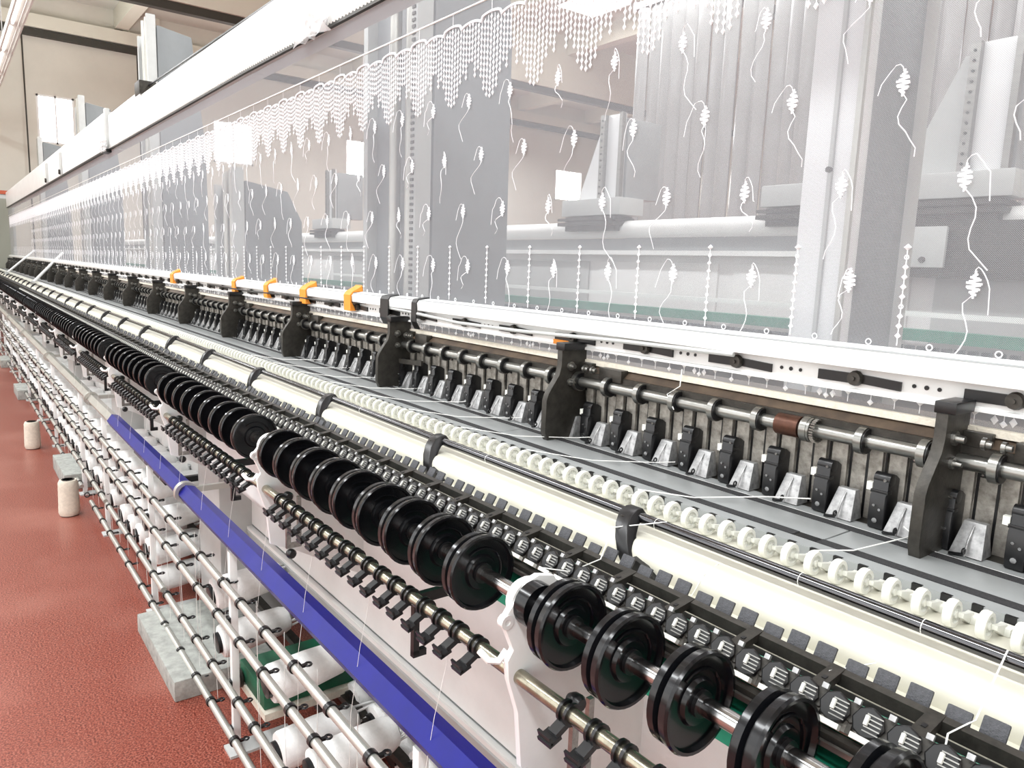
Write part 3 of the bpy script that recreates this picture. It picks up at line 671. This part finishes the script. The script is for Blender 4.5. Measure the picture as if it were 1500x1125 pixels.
# ------------------------------------------------------------------ feed shaft with black rollers
fs = thing('feed_shaft', 'long polished shaft carrying glossy black double-flanged rollers', 'shaft', (-8, .68, -.52))
SY, SZ = .662, -.487
make('shaft', MB().cyl((0, SY, SZ), XE, XN, .0115, n=22), 'chrome', fs)
prof = [(-.021, .0115), (-.021, .057), (-.0185, .0605), (-.0095, .0605), (-.0065, .053), (-.003, .053), (-.001, .061), (.009, .063), (.0125, .061), (.0125, .057), (.006, .055), (.004, .03), (.009, .027), (.009, .0115)]
q = MB().lathe(prof, (0, SY, SZ), 'x', 36)
r0 = make('roller', q, 'gloss', fs, loc=(0, 0, 0)); RP = .109; xr = -.49 + RP * 8; r0.location.x = xr
sub('hub_collar', MB().hollow((0, SY, SZ), .009, .014, .0165, .0115, 18), 'black', r0)
q = MB(); aa = [(.006, SY + .04 * math.cos(a), SZ + .04 * math.sin(a)) for a in [(-.3 + i * .28) for i in range(10)]]; q.tube(aa, .002, 6)
sub('moulded_rim', q, 'gloss', r0)
for k in range(1, 190):
    if k % 10 == 1: continue
    copy_part(r0, fs, dx=-RP * k)

# ------------------------------------------------------------------ machine body
bd = thing('machine_body', 'long white painted machine body below the black rollers', 'machine', (-8, .9, -1.0))
make('front_panel', MB().prism([(.93, -.515), (.925, -1.05), (.935, -1.058), (1.1, -1.058), (1.1, -.50), (.94, -.50)], XE, XN), 'white', bd, smooth=False)
make('lower_panel', MB().prism([(.93, -1.059), (.905, -1.075), (.93, -1.15), (1.1, -1.16), (1.1, -1.059)], XE, XN), 'grey', bd, smooth=False)
make('crease_strip', MB().prism([(.905, -1.056), (.905, -1.068), (.925, -1.068), (.925, -1.056)], XE, XN), 'white', bd)
make('green_bar', MB().prism([(.735, -.575), (.735, -.525), (.93, -.515), (.93, -.575)], XE, XN), 'green', bd)
make('underside_beam', MB().box(XE, XN, 1.1, 1.25, -1.15, -.505), 'grey', bd)
for i in range(9): 
    xx = -2.85 - i * 2.03 * .98
    make('support_leg', MB().box(xx - .32, xx - .02, .8, 1.1, -1.5, -.84), 'grey', bd, bevel=.01)
make('support_leg', MB().box(-.6, -.3, .8, 1.1, -1.5, -1.0), 'grey', bd, bevel=.01)
for i in range(8):
    xx = -2.02 - i * 2.18
    make('gear_housing', MB().prism([(.76, -.60), (.755, -.77), (.775, -.80), (.93, -.83), (.93, -.54), (.80, -.56)], xx - .85, xx), 'white', bd, bevel=.008)
# arm brackets
AR = [(.635, -.475), (.65, -.455), (.675, -.448), (.705, -.455), (.72, -.48), (.75, -.55), (.84, -.66), (.935, -.74), (.935, -.91), (.73, -.79), (.655, -.755), (.645, -.66), (.625, -.60), (.622, -.57), (.632, -.555), (.61, -.505)]
def arm_bracket(x, lab, full):
    t_ = thing('roller_bracket', lab, 'bracket', (x, .7, -.84), 'white roller brackets')
    return t_
arms = []
for k in range(18):
    x = -.795 - 1.09 * k
    lab = 'white roller bracket arm in front of the machine body, ' + (['nearest', 'second nearest', 'third nearest', 'fourth nearest'][k] if k < 4 else nth(k) + ' from the right')
    t_ = arm_bracket(x, lab, k < 5); t_['group'] = 'white roller brackets'
    if k == 0:
        make('arm_plate', MB().prism(AR, x - .008, x + .004), 'white', t_, bevel=.002)
        make('bearing', MB().hollow((x, SY, SZ), -.014, .0, .034, .0115, 24).hollow((x, SY, SZ), -.02, -.014, .03, .0115, 24), 'white', t_)
        make('bearing_seal', MB().hollow((x, SY, SZ), .004, .028, .034, .0115, 24), 'gloss', t_)
        q = MB().hollow((x, .618, -.507), -.006, .006, .011, .005, 12); make('lug', q, 'white', t_)
        make('hook', MB().tube([(x - .01, .63, -.56), (x - .012, .617, -.575), (x - .018, .603, -.572), (x - .035, .598, -.562)], .0055, 8), 'white', t_)
        make('slot_bracket', MB().box(x + .1, x + .108, .66, .672, -.73, -.60).box(x + .1, x + .108, .69, .70, -.73, -.60).box(x + .1, x + .108, .66, .70, -.735, -.722), 'steel', t_)
        make('knob', MB().lathe([(-.008, .007), (0, .012), (.012, .013), (.018, .009)], (x + .1, .665, -.595), 'x', 12).lathe([(-.008, .007), (0, .012), (.012, .013), (.018, .009)], (x + .1, .672, -.75), 'x', 12), 'black', t_)
        arms = [c for c in col.objects if c.parent == t_]
    else:
        for c in arms: d = c.copy(); col.objects.link(d); d.parent = t_

# ------------------------------------------------------------------ clip rail
cr = thing('clip_rail', 'steel rail with black yarn clips hanging in front of the white body', 'rail', (-8, .64, -.62))
CY, CZ = .645, -.600
make('rail', MB().cyl((0, CY, CZ), XE, XN, .0115, n=18), 'brass', cr)
q = MB().hollow((0, CY, CZ), -.009, -.004, .0165, .011, 16).hollow((0, CY, CZ), .004, .009, .0165, .011, 16).cbox((0, CY - .018, CZ - .016), (.017, .022, .009), rx(.5)).cbox((-.004, CY - .03, CZ - .028), (.026, .022, .006), rx(.35)).cbox((.006, CY + .015, CZ - .014), (.007, .014, .012), rx(-.5)).cbox((-.004, CY - .038, CZ - .024), (.026, .004, .013), rx(.35))
c0 = make('yarn_clip', q, 'black', cr, loc=(0, 0, 0)); c0.location.x = .3
for k in range(1, 300):
    if (k % 20) in (0, 1, 19): continue
    copy_part(c0, cr, dx=-.0545 * k + random.uniform(-.004, .004))
for k in range(18):
    xx = -1.12 - k * 1.09
    if k: copy_part(h0, cr, dx=-1.09 * k)
    else: h0 = make('hanger_plate', MB().box(-.006, .006, .652, .664, -.72, -.60).box(-.006, .006, .66, .93, -.62, -.60).box(-.006, .006, .652, .68, -.725, -.712), 'black', cr, loc=(0, 0, 0)); h0.location.x = xx

# ------------------------------------------------------------------ blue bar
bl = thing('blue_guard_bar', 'long bright blue square guard bar in front of the machine body', 'bar', (-8, .62, -.82))
make('bar', MB().prism([(.597, -.808), (.620, -.777), (.650, -.785), (.630, -.826), (.608, -.832)], -4.0, XN), 'blue', bl, smooth=False)
make('grey_bar', MB().prism([(.600, -.806), (.620, -.779), (.646, -.787), (.628, -.824), (.610, -.828)], XE, -4.0), 'zinc', bl, smooth=False)
for k in range(9):
    xx = -2.63 - k * 2.02
    make('collar', MB().hollow((xx, .623, -.806), -.012, .012, .038, .026, 24).box(xx - .008, xx + .008, .64, .93, -.81, -.79), 'zinc', bl)

# ------------------------------------------------------------------ yarn creel: posts, rods and clips
ck = thing('yarn_creel', 'low creel frame of steel rods on slim white posts beside the red floor', 'frame', (-8, .61, -1.5))
RODS = [(.603, -.95), (.60, -1.07), (.603, -1.275), (.607, -1.43)]
px_ = [-1.05, -2.15, -3.25, -4.35, -5.18, -6.6, -7.7, -8.8, -9.9, -11, -12.1, -13.2, -14.3, -15.4, -16.5]
for xx in px_: make('post', MB().box(xx - .011, xx + .011, .622, .644, -1.495, -.86), 'white', ck, bevel=.002)
for xx in px_: make('foot_plate', MB().box(xx - .02, xx + .05, .60, .80, -1.5, -1.492), 'grey', ck)
gaps = [[-18, 1], [-18, 1], [-18, -4.2, -4.15, -2.93, -2.88, 1], [-18, -5.1, -4.75, -2.93, -2.91, 1]]
for (y_, z_), g_ in zip(RODS, gaps):
    for i in range(0, len(g_), 2):
        make('rod', MB().cyl((0, y_, z_), g_[i], g_[i + 1], .0115, n=14), 'zinc', ck)
for (y_, z_) in RODS:
    for xx in px_: make('rod_holder', MB().box(xx - .014, xx + .01, y_ + .004, .624, z_ - .02, z_ + .005), 'black', ck, bevel=.002)
q = MB().hollow((0, 0, 0), -.007, .007, .0155, .011, 14).cbox((.0, .02, -.004), (.01, .022, .006)).ring((0, .034, -.004), .008, .003, 'z', 10, 5)
cc0 = None
for ri, (y_, z_) in enumerate(RODS):
    for k in range(50):
        xx = -.7 - k * (.16 + .0028 * k) - ri * .05 + random.uniform(-.03, .03)
        if cc0 is None: cc0 = make('rod_clip', q, 'black', ck, loc=(0, 0, 0)); base_loc = Vector(cc0.location); o = cc0
        else: o = cc0.copy(); col.objects.link(o); o.parent = ck
        o.location = (xx, y_, z_)

# ------------------------------------------------------------------ floor blocks, cones
for x0_, x1_, lab in ((-3.1, -2.5, 'nearest grey concrete block on the red floor under the creel'), (-5.9, -5.3, 'middle grey concrete block on the red floor under the creel'), (-9.35, -8.85, 'small far concrete block on the red floor'), (-11.9, -11.4, 'farthest concrete block at the left edge of the floor')):
    q = MB().box(x0_, x1_, .535, .88, -1.5, -1.425 if x0_ > -4 else -1.40)
    tag(make('concrete_block', q, 'concrete', bevel=.006), lab, 'block', 'concrete blocks under the creel')
def cone_mesh(q, c, h, r0_, r1_, axis='z'):
    pr = []
    for i in range(13):
        u_ = i / 12; r_ = r0_ + (r1_ - r0_) * u_; e_ = min(u_, 1 - u_); r_ -= .006 * max(0, 1 - e_ * 12); r_ += .0007 * (i % 2); pr.append((u_ * h, r_))
    return q.lathe([(0, r0_ * .6)] + pr + [(h, r1_ * .35)], c, axis, 24)
def standing(x, y, lab):
    t_ = thing('yarn_cone', lab, 'yarn cone', (x, y, -1.5), 'cream yarn cones standing on the floor')
    cone_mesh(q_ := MB(), (x, y, -1.495), .205, .055, .05); make('yarn', q_, 'oyarn', t_)
    make('tube_core', MB().hollow((0, 0, 0), 0, 0.001, .001, .0005, 3) if 0 else MB().lathe([(0, .03), (.004, .034), (.004, .026), (-.02, .024)], (x, y, -1.29), 'z', 16), 'black', t_)
    make('base_cap', MB().cyl((x, y, -1.5), 0, .008, .046, 'z', 18), 'black', t_)
standing(-4.78, .50, 'cream yarn cone standing on the red floor, nearest to the viewer')
standing(-6.6, .475, 'cream yarn cone standing on the red floor, behind the nearest one')
# lying cones in the creel: group by row
lc = {}
def lying(x, y, z, lab, grp, tilt=.1, L=.24, r=.056, capc='black'):
    key = (capc, round(L, 2), round(r, 3), tilt)
    t_ = thing('lying_yarn_cone', lab, 'yarn cone', (x, y, z), grp)
    if key not in lc:
        rr = rx(tilt); prof_ = [(0, r * .75), (.004, r * .95), (.012, r), (L * .5, r * .97), (L - .03, r * .85), (L - .008, r * .7), (L, r * .4)]
        a = MB().lathe(prof_, (x, y, z), 'y', 20, rr)
        o1 = make('yarn', a, 'yarn', t_)
        o2 = make('end_cap', MB().lathe([(-.014, r * .45), (-.012, r * .62), (.003, r * .64), (.003, r * .3)], (x, y, z), 'y', 18, rr), capc, t_)
        d1 = rr @ Vector((0, L, 0)); q_ = MB()
        for i in range(6):
            a_ = 2 * PI * i / 6; u1 = rr @ Vector((r * .55 * math.cos(a_), L - .02, r * .55 * math.sin(a_))); u2 = rr @ Vector((r * .4 * math.cos(a_ + .2), L + .05, r * .4 * math.sin(a_ + .2))); u3 = rr @ Vector((.008 * math.cos(a_), L + .1, .008 * math.sin(a_)))
            q_.tube([(x + u1.x, y + u1.y, z + u1.z), (x + u2.x, y + u2.y, z + u2.z), (x + u3.x, y + u3.y, z + u3.z)], .004, 5)
        o3 = make('net_sleeve', q_, 'yarn', t_)
        d2 = rr @ Vector((0, L + .09, 0)); o4 = make('sleeve_band', MB().lathe([(0, .011), (.022, .011)], (x + d2.x, y + d2.y, z + d2.z), 'y', 10, rr), 'black', t_)
        o5 = make('spindle', MB().lathe([(.02, .006), (.07, .006)], (x + d2.x, y + d2.y, z + d2.z), 'y', 8, rr), 'grey', t_)
        lc[key] = [o1, o2, o3, o4, o5]
    else:
        for c in lc[key]: d = c.copy(); col.objects.link(d); d.parent = t_
    return t_
near = [(-2.47, -1.13, 'white lying yarn cone in the creel, upper of the two beside the white leg', 'black'), (-2.40, -1.27, 'white lying yarn cone in the creel just above the dark green board', 'black'),
        (-1.93, -1.19, 'white lying yarn cone right of the dark green board, upper one', 'black'), (-1.86, -1.36, 'white lying yarn cone right of the dark green board, lower one', 'black'),
        (-1.62, -1.27, 'white lying yarn cone at the bottom edge of the picture', 'black'),
        (-3.42, -1.16, 'white lying yarn cone left of the white leg, upper of three', 'black'), (-3.38, -1.29, 'white lying yarn cone left of the white leg, middle of three', 'black'), (-3.36, -1.41, 'white lying yarn cone with olive end left of the white leg, lowest of three', 'olive')]
for x_, z_, lab, cc_ in near: lying(x_, .66, z_, lab, 'white yarn cones lying in the near creel', capc=cc_)
for k in range(44):
    xx = -3.6 - k * .22
    for z_ in (-1.08, -1.22, -1.37):
        lying(xx + random.uniform(-.03, .03), .68, z_ + random.uniform(-.012, .012), {-1.08: 'top', -1.22: 'middle', -1.37: 'bottom'}[z_] + ' white yarn cone of the ' + nth(k) + ' creel stack left of the white leg', 'far yarn cones in the creel')
for k in range(12):
    for z_ in (-1.22, -1.36):
        lying(-2.25 + k * .14 + random.uniform(-.02, .02), .93, z_ + random.uniform(-.015, .015), {-1.22: 'upper', -1.36: 'lower'}[z_] + ' sleeved yarn cone behind the blue bar, ' + nth(k) + ' from the left', 'sleeved yarn cones behind the blue bar')
gb = thing('green_board', 'dark green board lying in the creel between white yarn cones', 'board', (-2.12, .8, -1.35))
make('board', MB().box(-2.22, -2.0, .67, 1.05, -1.31, -1.25), 'dgreen', gb, bevel=.003)
make('hub', MB().cyl((-2.2, .665, -1.3), -.01, .0, .03, 'y', 16), 'dark', gb)
make('edge', MB().box(-2.2, -1.98, .665, 1.05, -1.335, -1.312), 'oyarn', gb)
cf = thing('creel_shelf', 'dark creel shelf frame carrying the white yarn cones', 'shelf', (-6, .95, -1.5))
for z_ in (-1.19, -1.33, -1.46): make('shelf_rail', MB().box(-16, -.6, .9, .93, z_ - .02, z_), 'dark', cf)
for k in range(16): make('shelf_post', MB().box(-1.25 - k - .02, -1.25 - k + .02, 1.0, 1.04, -1.5, -1.0), 'dark', cf)
make('backing', MB().box(-16, -.6, 1.1, 1.12, -1.5, -1.17), 'grey', cf)
make('top_bar', MB().box(-3.95, -3.3, .7, .73, -.97, -.945).box(-3.33, -3.3, .7, .95, -.97, -.945), 'black', cf, bevel=.003)

# ------------------------------------------------------------------ yarns
def yarn(pts, lab, grp=None, r=.0012):
    tag(make('yarn_thread', MB().tube(pts, r, 5), 'thread'), lab, 'yarn', grp)
yarn([(-.82, .70, -.452), (-.80, .745, -.462), (-.79, .80, -.45), (-.845, .88, -.43), (-.77, .93, -.407)], 'white yarn running from the white bearing up to the black curved bracket', r=.001)
yarn([(-.42, .735, -.50), (-.40, .76, -.47), (-.405, .80, -.455), (-.38, .86, -.452)], 'white yarn crossing the ladder frame in front of the nearest tension discs', r=.001)
yarn([(-.25, .72, -.505), (-.27, .79, -.456), (-.26, .83, -.45), (-.27, .93, -.407)], 'white yarn crossing the frame at the lower right corner', r=.001)
yarn([(-.56, 1.02, -.405), (-.54, 1.10, -.415), (-.5, 1.21, -.40), (-.53, 1.24, -.40)], 'white yarn crossing the grey table from a guide wheel to the nearest black post', r=.0012)
yarn([(-.92, 1.02, -.405), (-.85, 1.1, -.415), (-.76, 1.2, -.405), (-.70, 1.245, -.40)], 'white yarn crossing the grey table left of the nearest black post', r=.0012)
for k in range(8):
    xx = -1.15 - k * .27
    yarn([(xx - .12, 1.03, -.406), (xx, 1.12, -.415), (xx + .1, 1.22, -.41), (xx + .13, 1.245, -.405)], 'fine white yarn lying across the grey table, ' + nth(k + 2) + ' from the right', 'fine yarns across the grey table', .0009)
yarn([(-1.08, .902, -.4405), (-1.0, .888, -.446), (-.7, .85, -.483)] if 0 else [(-.66, .925, -.44), (-.655, .885, -.447), (-.66, .86, -.483), (-.70, .845, -.4835), (-.735, .85, -.4835)], 'bent dark yarn end lying on the cream deck', r=.0009)
yarn([(-1.04, 1.27, -.205), (-1.03, 1.255, -.24), (-1.06, 1.25, -.262), (-1.03, 1.24, -.29)], 'loose yarn end dangling over the needle shaft', r=.0012)
for k in range(16):
    xx = -.95 - k * .28
    yarn([(xx, .625, -.62), (xx - .02, .61, -.75), (xx - .04, .60, -.9), (xx - .05, .60, -.97 - .1 * (k % 3)), (xx - .06, .61, -1.3)], 'fine white yarn falling from the clip rail to the creel, ' + nth(k) + ' from the right', 'fine yarns falling to the creel', .0005)
for k in range(26):
    xx = -1.3 - k * .21
    yarn([(xx, .63, -.93), (xx - .01, .632, -1.2), (xx, .635, -1.45)], 'fine white yarn hanging behind the creel rods, ' + nth(k) + ' from the right', 'fine yarns behind the creel rods', .0009)
yarn([(-2.6, .9, -1.05), (-1.5, .89, -1.03), (-.5, .9, -1.05)], 'long taut yarn along the crease of the machine body', r=.0012)
for k_, (a, b_) in enumerate((((-11.6, .95, -.42), (-12.4, 1.4, -.02)), ((-15.5, .9, -.4), (-16.4, 1.4, 0)))):
    t = thing('guide_arm', ['slanting pale arm above the far end of the machine, nearer one', 'slanting pale arm above the far end of the machine, farther one'][k_], 'arm', a)
    make('bar', MB().tube([a, b_], .018, 8), 'white', t); make('end_joint', MB().cyl(a, -.03, .03, .03, n=12), 'grey', t)
